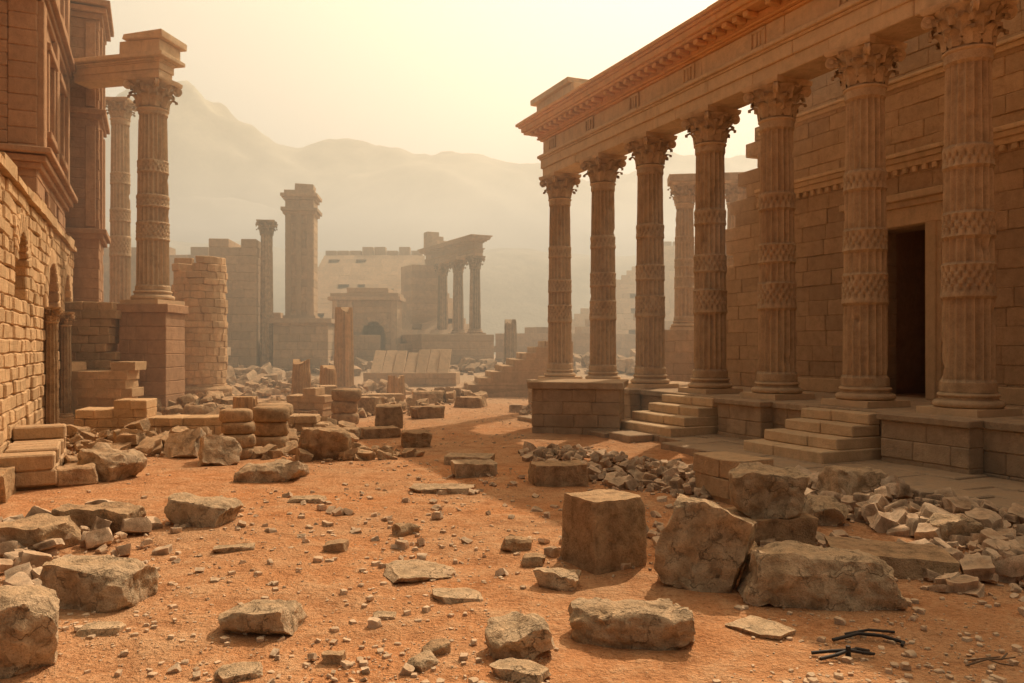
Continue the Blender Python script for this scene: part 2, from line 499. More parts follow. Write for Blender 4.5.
bt = empty('ruined_portico', (6.5, 30.0, 0), math.radians(-8))
mb = MB(23)
for x in (0, 1.9): column(mb, x, 0, 2.8, 5.5, .38, flutes=16, spf=4)
mb.obj('columns', M_COL, bt, smooth=40, weather=.004)
mb = MB(24); masonry(mb, -.9, 4.6, -.1, 2.8, -.9, .9, .9, .4, top=lambda x: 2.9 if x < 2.8 else 2)
mb.box(-.6, 2.6, -.5, .5, 8.3, 8.6, .02)
mb.obj('pedestal_wall', M_WALL, bt, bevel=.02)

# ------------------------------------------------------------------ left arcade wall + tower
lw = empty('arcaded_stone_wall', (-8.5, 13.3, 0), TA)
mb = MB(31)
holes = [arch_hole(1.35, 2.65, 3.0, 3.75), arch_hole(5.7, 8.2, -1, 3.05), arch_hole(9.3, 11.7, -1, 3.1)]
masonry(mb, -4, 12.6, -.2, 5.1, 0, .8, .5, .25, holes=holes, jit=.03)
for (c, zs, R) in ((2.0, 3.75, .65), (6.95, 3.05, 1.25), (10.5, 3.1, 1.2)):
    arch_ring(mb, c, zs, R * .93, R * 1.0 + .32, -.05, .78, 13)
mb.obj('arcade_masonry', M_LEFT, lw, bevel=.03, weather=.03, wscale=3)
mb = MB(32)
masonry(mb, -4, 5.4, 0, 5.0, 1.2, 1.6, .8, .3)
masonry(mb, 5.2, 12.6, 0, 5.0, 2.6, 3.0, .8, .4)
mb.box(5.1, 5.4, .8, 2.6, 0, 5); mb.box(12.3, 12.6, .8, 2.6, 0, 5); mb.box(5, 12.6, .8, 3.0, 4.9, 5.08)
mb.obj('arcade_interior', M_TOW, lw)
mb = MB(33)
x = -4
while x < 12.6:
    e = min(12.6, x + mb.r.uniform(.7, 1.3)); mb.box(x, e, -.1, .9, 5.1, 5.1 + mb.r.uniform(.12, .3), .02); x = e
for x in (5.55, 8.75, 11.95):
    column(mb, x, -.12, .25, 2.85, .17, flutes=12, spf=4, bands=False)
    mb.box(x - .3, x + .3, -.42, .1, -.1, .25)
mb.obj('coping_and_jamb_columns', M_LEFT, lw, bevel=.012)

tw = empty('tall_brownstone_tower', (-8.5, 13.3, 0), TA)
mb = MB(34)
hl = []
for z in (7.6, 11.4, 14.6):
    for a in (7.3, 9.7):
        hl.append(rect_hole(a, a + 1.1, z, z + 1.9))
hl += [rect_hole(7.5, 8.2, 5.5, 6.2), rect_hole(10, 10.7, 5.5, 6.2)]
masonry(mb, 6.0, 12.5, 5.4, 18, .2, .8, .8, .38, holes=hl, jit=.01)
mb.M = Matrix.Translation((6.6, 0.8, 0)) @ Matrix.Rotation(PI / 2, 4, 'Z')
masonry(mb, .0, 9, 5.4, 18, 0, .6, .6, .3, jit=.016)
mb.M = Matrix.Translation((12.5, .8, 0)) @ Matrix.Rotation(PI / 2, 4, 'Z')
masonry(mb, 0, 9, 5.4, 18, 0, .6, .8, .38, jit=.01)
mb.obj('tower_masonry', M_TOW, tw, bevel=.024)
mb = MB(35)
for (z, p) in ((6.35, .10), (6.5, .2), (6.68, .32), (10.35, .1), (10.5, .18), (10.65, .3), (14.0, .12), (14.15, .26)):
    mb.box(6.0 - p, 12.5 + p, .2 - p, 9, z, z + .15, .004)
for (z, hh) in ((7.6, 1.9), (11.4, 1.9)):
    for a in (7.3, 9.7):
        mb.box(a - .18, a, .08, .35, z - .1, z + hh); mb.box(a + 1.1, a + 1.28, .08, .35, z - .1, z + hh)
        mb.box(a - .3, a + 1.4, .02, .35, z + hh, z + hh + .2); mb.box(a - .3, a + 1.4, .0, .35, z - .28, z - .1)
        mb.box(a, a + 1.1, .6, .7, z, z + hh)
for x in (6.05, 8.85, 11.8):
    mb.box(x, x + .5, .06, .25, 6.84, 10.34)
    mb.box(x, x + .5, .06, .25, 10.82, 13.98)
mb.box(6.6, 12.4, .8, 9, 17.5, 17.8); mb.box(6.6, 12.4, .8, 9, 10.5, 10.6)  # slabs added inside the hollow tower to shut the sun out of the windows
mb.obj('tower_cornices', M_TOW, tw, bevel=.02, weather=.01)

t2 = empty('slender_stone_tower', (-8.5, 13.3, 0), TA)
mb = MB(36)
masonry(mb, 13.0, 15.2, -.1, 12.6, -.7, 1.6, .6, .32, jit=.016)
for (z, p) in ((5.6, .12), (5.75, .22), (9.4, .1), (9.55, .2), (12.6, .1), (12.78, .22), (13.0, .32)):
    mb.box(13.0 - p, 15.2 + p, -.7 - p, 1.6 + p, z, z + .17, .006)
for (z0, z1) in ((6, 9.2), (9.8, 12.5)):
    mb.box(13.3, 13.6, -.78, -.68, z0, z1); mb.box(14.6, 14.9, -.78, -.68, z0, z1)
    mb.box(12.92, 13.02, -.6, -.3, z0, z1); mb.box(12.92, 13.02, .6, .9, z0, z1)
mb.obj('tower_shaft', M_TOW, t2, bevel=.018)

CA = math.atan2(.8, -3.6)
cc = empty('tall_corinthian_portico', (-11.0, 24.4, 0), CA)
mb = MB(37)
column(mb, 0, 0, 3.45, 6.9, .47)
mb.M = Matrix.Rotation(-CA, 4, 'Z')
column(mb, -4.0, 6.1, 3.3, 8.3, .37, flutes=16, spf=4)
mb.M = Matrix.Identity(4)
mb.obj('columns', M_COL, cc, smooth=32, weather=.004, wscale=5)
mb = MB(38)
entablature(mb, -.45, 2.55, 10.35, s=.7, trig=False, dent=False, lay=ARCH[:4])
mb.box(-.72, 2.6, -.58, .58, 10.88, 11.0, .01)
masonry(mb, -.6, .8, 11.0, 11.4, -.5, .5, .8, .3, jit=.03)
mb.box(-.75, .6, -.62, .62, 11.4, 11.6, .03)
mb.obj('entablature', M_ENT, cc, bevel=.018, weather=.02)
mb = MB(39)
mb.M = Matrix.Rotation(-CA, 4, 'Z')
masonry(mb, -.7, .7, -.1, 3.2, -.7, .7, .7, .4); mb.box(-.78, .78, -.78, .78, 3.2, 3.45, .01)
masonry(mb, -4.8, -3.2, -.1, 3.3, 5.3, 6.9, .8, .4)
mb.M = Matrix.Identity(4)
mb.obj('pedestal', M_TOW, cc, bevel=.02)

def ruin_wall(name, loc, rz, L, h, th, seed, mat, bw=.6, bh=.3, ragged=.5, fr=.7):
    mb = MB(seed)
    top = lambda x: h * (1 - ragged * (.5 + .9 * noise.noise(Vector((x * fr, seed * 3.3, 0)))))
    masonry(mb, -L / 2, L / 2, -.2, h, -th / 2, th / 2, bw, bh, top=top, jit=.03, ragx=.35)
    for k in range(int(L * 2)):
        x = mb.r.uniform(-L / 2, L / 2); w = mb.r.uniform(.25, .6)
        v, f = rock(w, w * .7, w * .5, seed * 31 + k, 3, 6, .08)
        mb.add(v, f, Matrix.Translation((x, mb.r.choice((-1, 1)) * (th / 2 + .25), 0)) @ Matrix.Rotation(mb.r.uniform(0, 6), 4, 'Z'))
    return placed(name, mb, (loc[0], loc[1], gh(*loc)), rz, mat, bevel=.03, weather=.03)
ruin_wall('ruined_wall', (-13.1, 23.6), .1, 3.0, 3.7, .9, 41, M_LEFT, bw=.5, bh=.25, ragged=.12)
ruin_wall('ruined_wall', (-11.6, 22.2), .05, 2.6, 1.75, .8, 42, M_LEFT, bw=.5, bh=.25, ragged=.15)
ruin_wall('ruined_wall', (-8.2, 18.3), .15, 3.8, 1.0, .8, 43, M_LEFT, bw=.4, bh=.2, ragged=.6)
ruin_wall('ruined_wall', (-8.1, 13.5), TA + .05, 3.2, .75, .8, 44, M_ROCK2, bw=.45, bh=.22, ragged=.7)
ruin_wall('ruined_wall', (-4.6, 19.0), .1, 1.6, .9, .7, 45, M_ROCK2, bw=.4, bh=.2, ragged=.6)
ruin_wall('ruined_wall', (-7.0, 24.5), -.2, 3.0, 1.1, .7, 46, M_ROCK2, bw=.45, bh=.22, ragged=.8)
ruin_wall('ruined_wall', (-5.8, 28.5), .3, 4.0, 1.1, .7, 47, M_ROCK2, ragged=.9)
ruin_wall('ruined_wall', (3.13, 11.3), TA, 1.1, .6, .6, 48, M_ROCK2, ragged=.2)
ruin_wall('ruined_wall', (-27, 60), 0, 9, 9.2, 1.2, 49, M_FAR, bw=1.3, bh=.6, ragged=.15)
ruin_wall('ruined_wall', (2.5, 62), 0, 8, 3.2, 1.0, 50, M_FAR, bw=1.3, bh=.5, ragged=.5)
ruin_wall('ruined_wall', (-19, 42), .1, 8, 3.4, 1.0, 51, M_FAR, bw=1., bh=.45, ragged=.5)

# round masonry pier
mb = MB(52)
Rr = .95; z = 0; k = 0
while z < 5.4:
    h = mb.r.uniform(.22, .30); n = 11; off = mb.r.uniform(0, 1)
    for i in range(n):
        a0 = 2 * PI * (i + off) / n; a1 = 2 * PI * (i + 1 + off) / n; rr = Rr * (1 + mb.r.uniform(-.04, .04)) * (1.0 if z > .5 else 1.15)
        if z > 3.9 and noise.noise(Vector((math.cos(a0) * 1.2, math.sin(a0) * 1.2, z * .4))) > .36 - (z - 3.9) * .26: continue
        am = (a0 + a1) / 2
        vs = []
        for zz in (z, z + h):
            vs += [(.3 * math.cos(a0), .3 * math.sin(a0), zz), (rr * math.cos(a0), rr * math.sin(a0), zz), (rr * 1.015 * math.cos(am), rr * 1.015 * math.sin(am), zz),
                   (rr * math.cos(a1), rr * math.sin(a1), zz), (.3 * math.cos(a1), .3 * math.sin(a1), zz)]
        mb.add(vs, [(4, 3, 2, 1, 0), (5, 6, 7, 8, 9), (0, 1, 6, 5), (1, 2, 7, 6), (2, 3, 8, 7), (3, 4, 9, 8), (4, 0, 5, 9)])
    z += h
mb.lathe([(.7, -.1), (.65, 4.5)], 12)
mb.lathe([(1.25, -.1), (1.25, .35), (1.12, .4), (1.16, .6), (1.02, .7)], 28)
placed('round_masonry_pier', mb, (-11.75, 30, 0), 0, M_LEFT, bevel=.035, weather=.05)

def stub(name, loc, h, r, seed, mat=M_DRUM, plinth=True):
    mb = MB(seed); column(mb, 0, 0, 0, h, r, flutes=20, spf=5, bands=False, plinth=plinth, cap=False, broken=True)
    placed(name, mb, (loc[0], loc[1], gh(*loc) - .03), seed, mat, bevel=0, smooth=40)
stub('broken_column', (-7.6, 36), 4.0, .46, 61)
stub('broken_column', (-7.8, 29.5), 1.7, .36, 62)
stub('broken_column', (-6.9, 29.9), 1.5, .34, 63)
stub('broken_column', (-.1, 52), 3.2, .45, 64, M_FAR)
stub('broken_column', (-6.9, 20.6), .9, .35, 65, plinth=False)
stub('broken_column', (-4.8, 33), 1.0, .4, 66, plinth=False)

# ------------------------------------------------------------------ mid-distance ruins
mt = empty('ruined_tower_temple', (-14.5, 50, 0), math.radians(6))
mb = MB(71)
masonry(mb, -4.0, -1.2, 0, 8.7, -1.5, 3, 1.1, .5, top=lambda x: 8.6 + .5 * noise.noise(Vector((x, 3, 0))))
masonry(mb, -.2, 3.1, 0, 3.9, -1.6, 2.2, 1.0, .5)
masonry(mb, .35, 2.1, 3.9, 11.3, -.6, 1.2, .9, .5)
masonry(mb, -1.2, 6, 0, 4.4, 2.4, 3.4, 1.1, .5, top=lambda x: 4.2 - max(0, x) * .25)
masonry(mb, -6.5, -4.0, 0, 5.8, 0, 1.5, 1.1, .5, top=lambda x: 5.2 + noise.noise(Vector((x, 0, 0))))
mb.obj('tower_masonry', M_FAR, mt, bevel=.03)
mb = MB(72)
for (z, p) in ((3.9, .12), (10.4, .12), (10.6, .25), (11.3, .1), (11.5, .25), (11.7, .05)):
    mb.box(.35 - p, 2.1 + p, -.6 - p, 1.2 + p, z, z + .2, .02)
mb.box(-.4, 3.3, -1.8, 2.3, 3.6, 3.9, .02)
mb.box(.9, 2.0, -.5, .9, 11.9, 12.3, .1)
for x in (.42, 1.05, 1.7): mb.box(x, x + .3, -.72, -.58, 4.1, 10.4)
column(mb, -.7, -.9, 0, 9.9, .42, flutes=12, spf=4, bands=False)
mb.obj('pilasters_and_column', M_FAR, mt, bevel=.02)

def tiers(name, origin, rz, L0, L1, n, dy, dz, z0, seed, side0=0.0):
    e = empty(name, origin, rz); mb = MB(seed)
    for k in range(n):
        xa = side0 * k; xb = L0 + (L1 - L0) * k / n
        x = xa; z = z0 + dz * k
        while x < xb:
            ee = min(xb, x + mb.r.uniform(.5, 1.1))
            if mb.r.random() > .04:
                mb.box(x, ee, dy * k + mb.r.uniform(-.06, .06), dy * (k + 1) + .4, z, z + dz * mb.r.uniform(.93, 1.06), slope=dy * .72)
            x = ee
    top = z0 + dz * n
    mb.add([(0, 0, z0 - .5), (L0, 0, z0 - .5), (max(L1, L0 * 0 + L1), dy * n, top - .5), (side0 * n, dy * n, top - .5)], [(0, 1, 2, 3)])
    x = side0 * n
    while x < L1:
        mb.box(x, x + 1.0, dy * n + .3, dy * n + 1.2, 0, top + .5 + (.35 if mb.r.random() < .6 else 0)); x += 1.15
    mb.obj('seat_tiers', M_FAR, e, bevel=.05)
    mb = MB(seed + 1)
    masonry(mb, 0, L0, 0, z0 + .05, -.4, .4, 1.2, .5)
    mb.obj('retaining_wall', M_FAR, e, bevel=.03)
tiers('amphitheatre', (-17.5, 60, 0), 0, 14.5, 9.0, 17, .85, .45, 3.0, 73)
tiers('stepped_pyramid', (3.0, 68, 0), math.radians(-6), 36, 36, 20, .8, .5, 2.6, 75, side0=.55)

gt = empty('arched_gatehouse', (-10.0, 54, 0), 0)
mb = MB(77)
masonry(mb, -2.2, 2.2, .6, 5.3, 0, 2.6, .8, .42, holes=[arch_hole(-.2, 1.4, 0, 3.1)])
arch_ring(mb, .6, 3.1, .76, 1.12, -.06, 2.4, 11)
mb.box(-2.45, 2.45, -.25, 2.8, 5.3, 5.55, .01); mb.box(-2.3, 2.3, -.1, 2.7, 5.55, 5.8, .01)
mb.box(-1.2, 1.6, 0, 2.4, 5.8, 6.15, .03)
for x in (-2.1, -1.1, 1.8): mb.box(x, x + .3, -.12, 0.01, .8, 5.3)
mb.box(-.5, 1.8, 2.3, 2.62, .5, 5)
mb.obj('gatehouse_masonry', M_FAR, gt, bevel=.025)
mb = MB(78)
masonry(mb, -7, -2.2, .6, 3.4, .4, 1.3, .9, .42, top=lambda x: 3.0 + .8 * noise.noise(Vector((x, 9, 0))))
masonry(mb, 2.2, 7, .6, 2.8, .4, 1.3, .9, .42, top=lambda x: 2.6 - max(0, x - 3) * .3)
mb.obj('flanking_walls', M_FAR, gt, bevel=.025)

rp = empty('ruined_colonnade', (-2.6, 56, 0), math.radians(118))
mb = MB(79)
for s in (0, 2.9, 5.8): column(mb, s, 0, 3.0, 5.5, .42, flutes=14, spf=4, bands=False)
mb.obj('columns', M_FAR, rp, smooth=40)
mb = MB(80); entablature(mb, -.6, 8.5, 8.5, s=.7, trig=False); masonry(mb, 5, 8.5, 9.8, 11.2, -.5, .5, 1, .4, top=lambda x: 9.6 + (x - 5) * .5)
mb.obj('entablature', M_FAR, rp, bevel=.02)
mb = MB(81)
masonry(mb, -1.2, 12, 0, 3.0, -.9, 4.5, 1.1, .5)
masonry(mb, 7.2, 9.6, 3.0, 8.5, -.5, 2.0, 1.0, .5)
masonry(mb, 9.6, 15, 0, 7, -.4, .6, 1.0, .5, top=lambda x: 7.4 - (x - 8.6) * 1.1)
mb.obj('podium_and_wall', M_FAR, rp, bevel=.03)

# tilted roof slabs
mb = MB(82)
for k in range(7):
    Mx = Matrix.Translation((-2.1 + k * .6, mb.r.uniform(-.06, .06), -.1)) @ Matrix.Rotation(math.radians(-50 + mb.r.uniform(-4, 4)), 4, 'X')
    mb.box(0, .57, -.07, .07, 0, 1.9 + mb.r.uniform(-.25, .1), .015, M=Mx)
masonry(mb, -2.4, 2.5, -1.0, -.05, -.3, 1.5, .7, .32)
placed('leaning_roof_slabs', mb, (-5.4, 42, .85), -.05, M_WALL)
# ruined staircase
mb = MB(83)
for k in range(9):
    x = -2.5 + k * .5
    for q in range(4):
        y0 = -1.6 + q * .8
        mb.box(x + mb.r.uniform(-.06, .04), 2.6, y0, y0 + .8, -.2 + .27 * k, .27 * (k + 1) + mb.r.uniform(-.02, .02), .012)
placed('ruined_staircase', mb, (-.1, 36, 0), .12, M_WALL)

rb = random.Random(90)
for k in range(9):
    y = rb.uniform(64, 95); x = rb.uniform(-45, 40)
    if -20 < x < 0: x -= 24
    ruin_wall('ruined_wall', (x, y), rb.uniform(-.5, .5), rb.uniform(5, 12), rb.uniform(2.5, 5), 1.0, 91 + k, M_FAR, bw=1.4, bh=.6, ragged=.7, fr=.4)

# ------------------------------------------------------------------ loose blocks
def block(name, x, y, w, d, h, rz=0, tilt=(0, 0), z=None, seed=0, mat=None, **kw):
    v, f = rock(w, d, h, seed, kw.pop('cuts', 14), **kw)
    mb = MB(seed); mb.add(v, f)
    o = mb.obj(name, mat or M_ROCK, smooth=30)
    o.location = (x, y, (gh(x, y) - .06 * h - .015) if z is None else z)
    o.rotation_euler = (math.radians(tilt[0]), math.radians(tilt[1]), math.radians(rz)); return o
BX = dict(chops=7, chop=(.84, .97), rough=.045)
SM = dict(chops=12, chop=(.66, .9), rough=.14, cuts=8)
B = [
 ('stone_block', .92, 8.05, .60, .60, .74, 28, (0, 0), None, 1, M_ROCK2, dict(chops=4, chop=(.92, .99), rough=.025, cuts=20)),
 ('stone_block', 1.66, 7.35, .70, .52, .76, -22, (-10, 16), None, 2, M_ROCK, dict(chops=9, chop=(.80, .95), rough=.075, cuts=24)),
 ('stone_slab', 2.78, 8.85, .9, .7, .36, 12, (0, 0), None, 3, M_ROCK2, BX),
 ('boulder', 2.80, 8.85, .74, .52, .50, -14, (4, 5), .34, 4, M_ROCK, dict(chops=12, chop=(.75, .93), rough=.09, cuts=20)),
 ('stone_block', 2.66, 6.9, 1.2, .50, .44, -8, (0, 4), None, 5, M_ROCK, dict(chops=14, chop=(.78, .95), rough=.10, cuts=26)),
 ('stone_slab', 3.75, 7.95, 1.05, .75, .2, -14, (0, 2), None, 6, M_ROCK2, dict(chops=4, chop=(.9, .98), rough=.03)),
 ('boulder', 4.62, 11.0, .72, .6, .54, 20, (0, 6), None, 7, M_ROCK, dict(chops=12, chop=(.72, .92), rough=.08)),
 ('stone_block', .74, 12.8, .86, .6, .38, 8, (0, 0), None, 8, M_ROCK2, BX),
 ('boulder', .92, 6.05, .9, .55, .26, -12, (4, -3), None, 9, M_ROCK, dict(chops=16, chop=(.66, .9), rough=.13, cuts=24)),
 ('boulder', .04, 5.75, .44, .34, .24, 15, (10, -8), None, 10, M_ROCK, dict(chops=12, chop=(.7, .9), rough=.12)),
 ('stone_slab', -.48, 6.95, .42, .32, .06, 10, (0, 2), None, 11, M_ROCK, dict(chops=12, chop=(.66, .9), rough=.16)),
 ('stone_slab', -.87, 7.75, .66, .6, .07, 20, (0, 3), None, 12, M_ROCK, dict(chops=12, chop=(.64, .88), rough=.16)),
 ('stone_slab', -1.07, 12.2, .9, .6, .10, -5, (0, 0), None, 13, M_ROCK, dict(chops=10, chop=(.7, .93), rough=.12)),
 ('stone_block', -.67, 13.6, .7, .55, .26, 12, (0, 3), None, 14, M_ROCK, BX),
 ('stone_slab', -.8, 15.1, .85, .6, .2, -8, (0, 0), None, 15, M_ROCK, BX),
 ('boulder', -2.0, 6.3, .58, .4, .21, -6, (0, 0), None, 16, M_ROCK, dict(chops=16, chop=(.64, .9), rough=.12)),
 ('stone_block', -3.88, 9.95, .78, .5, .32, -14, (0, 6), None, 17, M_ROCK, dict(chops=12, chop=(.74, .93), rough=.09)),
 ('stone_block', -3.62, 6.95, .78, .5, .36, -8, (0, 3), None, 18, M_ROCK, dict(chops=12, chop=(.76, .94), rough=.09, cuts=20)),
 ('boulder', -3.5, 5.6, .52, .5, .54, 30, (0, 0), None, 19, M_ROCK, dict(chops=16, chop=(.7, .92), rough=.1, rnd=.2, cuts=20)),
 ('stone_block', -4.95, 9.55, .85, .5, .32, 4, (0, 0), None, 20, M_ROCK2, dict(chops=10, chop=(.76, .94), rough=.08)),
 ('boulder', -5.25, 8.8, .8, .55, .3, -10, (0, 0), None, 21, M_ROCK2, dict(chops=12, chop=(.70, .92), rough=.1)),
 ('boulder', -3.95, 13.1, 1.05, .6, .3, 6, (0, -5), None, 22, M_ROCK, dict(chops=14, chop=(.68, .92), rough=.1)),
 ('boulder', -6.75, 13.2, .95, .65, .5, -12, (0, 8), None, 23, M_ROCK, dict(chops=14, chop=(.68, .92), rough=.1)),
 ('stone_slab', -5.45, 14.7, .75, .28, .6, 20, (-35, 10), None, 24, M_ROCK, dict(chops=10, chop=(.7, .93), rough=.09)),
 ('stone_slab', -6.5, 15.6, .75, .28, .6, -15, (-40, -10), None, 25, M_ROCK, dict(chops=10, chop=(.7, .93), rough=.09)),
 ('boulder', -2.1, 17.5, .62, .5, .36, 10, (0, 0), None, 26, M_ROCK2, dict(chops=12, chop=(.72, .92), rough=.09)),
 ('stone_block', -3.35, 21.7, .7, .6, .66, 10, (0, 0), None, 27, M_ROCK2, BX),
 ('stone_block', -3.2, 19.2, .9, .6, .25, 25, (0, 0), None, 28, M_ROCK2, BX),
 ('boulder', -3.7, 15.7, .95, .7, .62, 10, (0, 4), None, 29, M_ROCK2, dict(chops=14, chop=(.7, .92), rough=.1)),
 ('stone_slab', 1.95, 6.2, .36, .42, .05, 40, (0, 0), None, 30, M_ROCK, dict(chops=10, chop=(.68, .9), rough=.12)),
 ('boulder', 6.6, 8.9, .6, .6, .6, 10, (0, 0), None, 31, M_ROCK, dict(chops=13, chop=(.7, .9), rough=.08, rnd=.3)),
 ('boulder', 5.75, 7.6, .7, .6, .45, 10, (0, 0), None, 32, M_ROCK, dict(chops=13, chop=(.7, .9), rough=.08, rnd=.2)),
 ('stone_block', 8.3, 12.2, .6, .5, .4, 30, (0, 0), None, 33, M_ROCK2, BX),
 ('stone_block', -2.6, 24.5, .9, .6, .4, 30, (0, 0), None, 34, M_ROCK2, BX),
 ('stone_block', -4.6, 25.5, .8, .6, .6, -20, (0, 0), None, 35, M_ROCK2, BX),
 ('stone_block', -7.6, 11.4, .9, .7, .45, TA * 57.3, (0, 0), None, 36, M_LEFT, BX),
 ('stone_block', -3.3, 31, 1.1, .7, .5, 14, (0, 0), None, 37, M_ROCK2, BX),
 ('stone_block', -1.5, 29, 1.0, .7, .4, -14, (0, 0), None, 38, M_ROCK2, BX),
 ('boulder', -4.4, 5.9, .4, .35, .2, 0, (0, 0), None, 39, M_ROCK, dict(chops=13, chop=(.7, .9), rough=.09)),
 ('boulder', 5.0, 9.0, .5, .4, .3, 0, (0, 0), None, 40, M_ROCK, dict(chops=13, chop=(.7, .9), rough=.09)),
 ('boulder', -.55, 5.75, .20, .16, .09, 10, (0, 0), None, 41, M_ROCK2, SM),
 ('boulder', -.62, 5.5, .22, .14, .07, 60, (0, 0), None, 42, M_ROCK, SM),
 ('stone_slab', -1.85, 5.4, .30, .22, .07, 20, (0, 0), None, 43, M_ROCK, SM),
 ('boulder', -1.25, 5.6, .14, .12, .08, 0, (0, 0), None, 44, M_ROCK2, SM),
 ('stone_slab', -3.2, 6.2, .32, .2, .07, 10, (0, 0), None, 45, M_ROCK, SM),
 ('boulder', -1.24, 9.3, .26, .2, .13, 40, (0, 0), None, 46, M_ROCK2, SM),
 ('boulder', -1.9, 8.6, .24, .2, .12, 0, (0, 0), None, 47, M_ROCK2, SM),
 ('boulder', .05, 8.6, .34, .2, .14, 20, (0, 10), None, 48, M_ROCK2, SM),
 ('boulder', .42, 7.3, .36, .26, .17, -20, (0, 0), None, 49, M_ROCK, SM),
 ('boulder', .22, 8.0, .24, .2, .12, 0, (0, 0), None, 50, M_ROCK2, SM),
 ('stone_slab', -1.05, 6.5, .2, .13, .05, 0, (0, 0), None, 51, M_ROCK, SM),
 ('stone_slab', -2.9, 11.3, .5, .35, .07, 0, (0, 0), None, 52, M_ROCK, SM),
 ('boulder', 2.2, 7.7, .4, .35, .3, 30, (0, 0), None, 53, M_ROCK2, SM),
 ('boulder', 3.3, 9.6, .5, .4, .35, 30, (0, 0), None, 54, M_ROCK, SM),
 ('boulder', 3.9, 9.9, .5, .45, .3, 80, (0, 0), None, 55, M_ROCK, SM),
 ('stone_slab', .05, 5.3, .4, .22, .09, -30, (0, 0), None, 56, M_ROCK, SM),
 ('stone_slab', -3.0, 8.6, .42, .22, .06, 15, (0, 0), None, 57, M_ROCK, SM),
]
for (n, x, y, w, d, h, rz, ti, z, sd, mat, kw) in B:
    block(n, x, y, w, d, h, rz, ti, z, 500 + sd, mat, **dict(kw))
# stacks of worn column drums
for (x, y, w, n, hh, sd) in ((-5.42, 15.7, .66, 4, .25, 1), (-5.2, 17.1, .8, 3, .32, 2), (-4.7, 22.5, .8, 3, .35, 3), (-6.0, 20.0, .95, 2, .4, 4)):
    mb = MB(600 + sd)
    for k in range(n):
        R0 = w / 2 * mb.r.uniform(.92, 1.06); o = mb.r.uniform(0, 50)
        mb.lathe([(R0 * .86, 0), (R0 * .97, hh * .12), (R0, hh * .3), (R0 * 1.01, hh * .5), (R0, hh * .72), (R0 * .96, hh * .88), (R0 * .84, hh * .97)], 28,
                 Matrix.Translation((mb.r.uniform(-.05, .05), mb.r.uniform(-.05, .05), k * hh * .97)) @ Matrix.Rotation(mb.r.uniform(-.04, .04), 4, 'X'),
                 fn=lambda rr, z, a: rr * (1 + .1 * noise.noise(Vector((math.cos(a) * 1.6, math.sin(a) * 1.6, z * 3 + o)))))
    placed('stacked_column_drums', mb, (x, y, gh(x, y) - .03), 0, M_ROCK2, bevel=0, smooth=50, weather=.02)

# ------------------------------------------------------------------ rubble heaps and gravel
def heap(name, cx, cy, rx, ry, rz, n, s0, s1, hh, seed, mat):
    r = random.Random(seed); mb = MB(seed); c, s = math.cos(rz), math.sin(rz)
    for i in range(n):
        a = r.uniform(0, 2 * PI); q = math.sqrt(r.random()) * 1.05
        u, v = q * rx * math.cos(a), q * ry * math.sin(a)
        x = cx + c * u - s * v; y = cy + s * u + c * v
        sz = s0 + (s1 - s0) * r.random() ** 3.2
        z = gh(x, y) + hh * max(0, 1 - q * q) * r.random() - sz * .12
        vv, ff = rock(sz, sz * r.uniform(.6, 1), sz * r.uniform(.35, .75), seed * 999 + i, 4 if sz > .16 else 2, 7, .09, chop=(.7, .92))
        mb.add(vv, ff, Matrix.Translation((x, y, z)) @ Euler((r.uniform(-.5, .5), r.uniform(-.5, .5), r.uniform(0, 6))).to_matrix().to_4x4())
    mb.obj(name, mat, smooth=30)
heap('rubble_pile', 2.0, 14.2, 3.2, 1.2, TA, 900, .03, .26, .2, 1, M_PEB)
heap('rubble_pile', 5.2, 10.2, 3.0, 1.0, TA, 900, .03, .34, .24, 2, M_PEB)
heap('rubble_pile', 5.4, 8.0, 1.7, 1.2, .3, 450, .03, .30, .15, 3, M_PEB)
heap('rubble_pile', 2.2, 8.6, 1.8, 1.0, 0, 300, .03, .2, .05, 4, M_PEB)
heap('rubble_pile', -8.3, 16.8, 2.2, 1.4, 0, 320, .08, .5, .45, 5, M_ROCK2)
heap('rubble_pile', -6.0, 19.0, 2.6, 1.6, 0, 300, .08, .5, .35, 6, M_ROCK2)
heap('rubble_pile', -5.2, 8.7, 1.5, 1.6, 0, 260, .03, .32, .12, 7, M_PEB)
heap('rubble_pile', -3.6, 16.2, 1.6, 1.0, 0, 200, .05, .35, .12, 8, M_ROCK2)
heap('rubble_pile', -10, 24.5, 3.5, 2.5, 0, 240, .15, .8, .6, 9, M_ROCK2)
heap('rubble_pile', -5.5, 27, 3.0, 2.5, 0, 260, .1, .55, .3, 10, M_ROCK2)
heap('rubble_pile', -9.5, 37, 4.5, 4.0, 0, 260, .15, .8, .5, 11, M_ROCK2)
heap('rubble_pile', -2.6, 33, 1.5, 3, 0, 110, .12, .6, .2, 12, M_ROCK2)
heap('rubble_pile', -10, 50, 12, 3, 0, 300, .2, 1.1, .6, 13, M_FAR)
heap('rubble_pile', 5, 52, 8, 5, 0, 200, .25, 1.2, .7, 14, M_FAR)
heap('rubble_pile', -16, 40, 6, 6, 0, 300, .3, 1.2, .8, 15, M_FAR)
heap('rubble_pile', 1.6, 25, 1.2, 3.5, .3, 160, .06, .4, .15, 16, M_PEB)
heap('rubble_pile', -1.4, 5.6, 1.0, .5, 0, 110, .015, .08, .02, 17, M_PEB)
heap('rubble_pile', -.2, 10.5, 3.2, 3.0, 0, 260, .02, .16, .0, 18, M_PEB)
heap('rubble_pile', -3.2, 7.6, 1.2, .8, 0, 110, .015, .10, .0, 19, M_PEB)

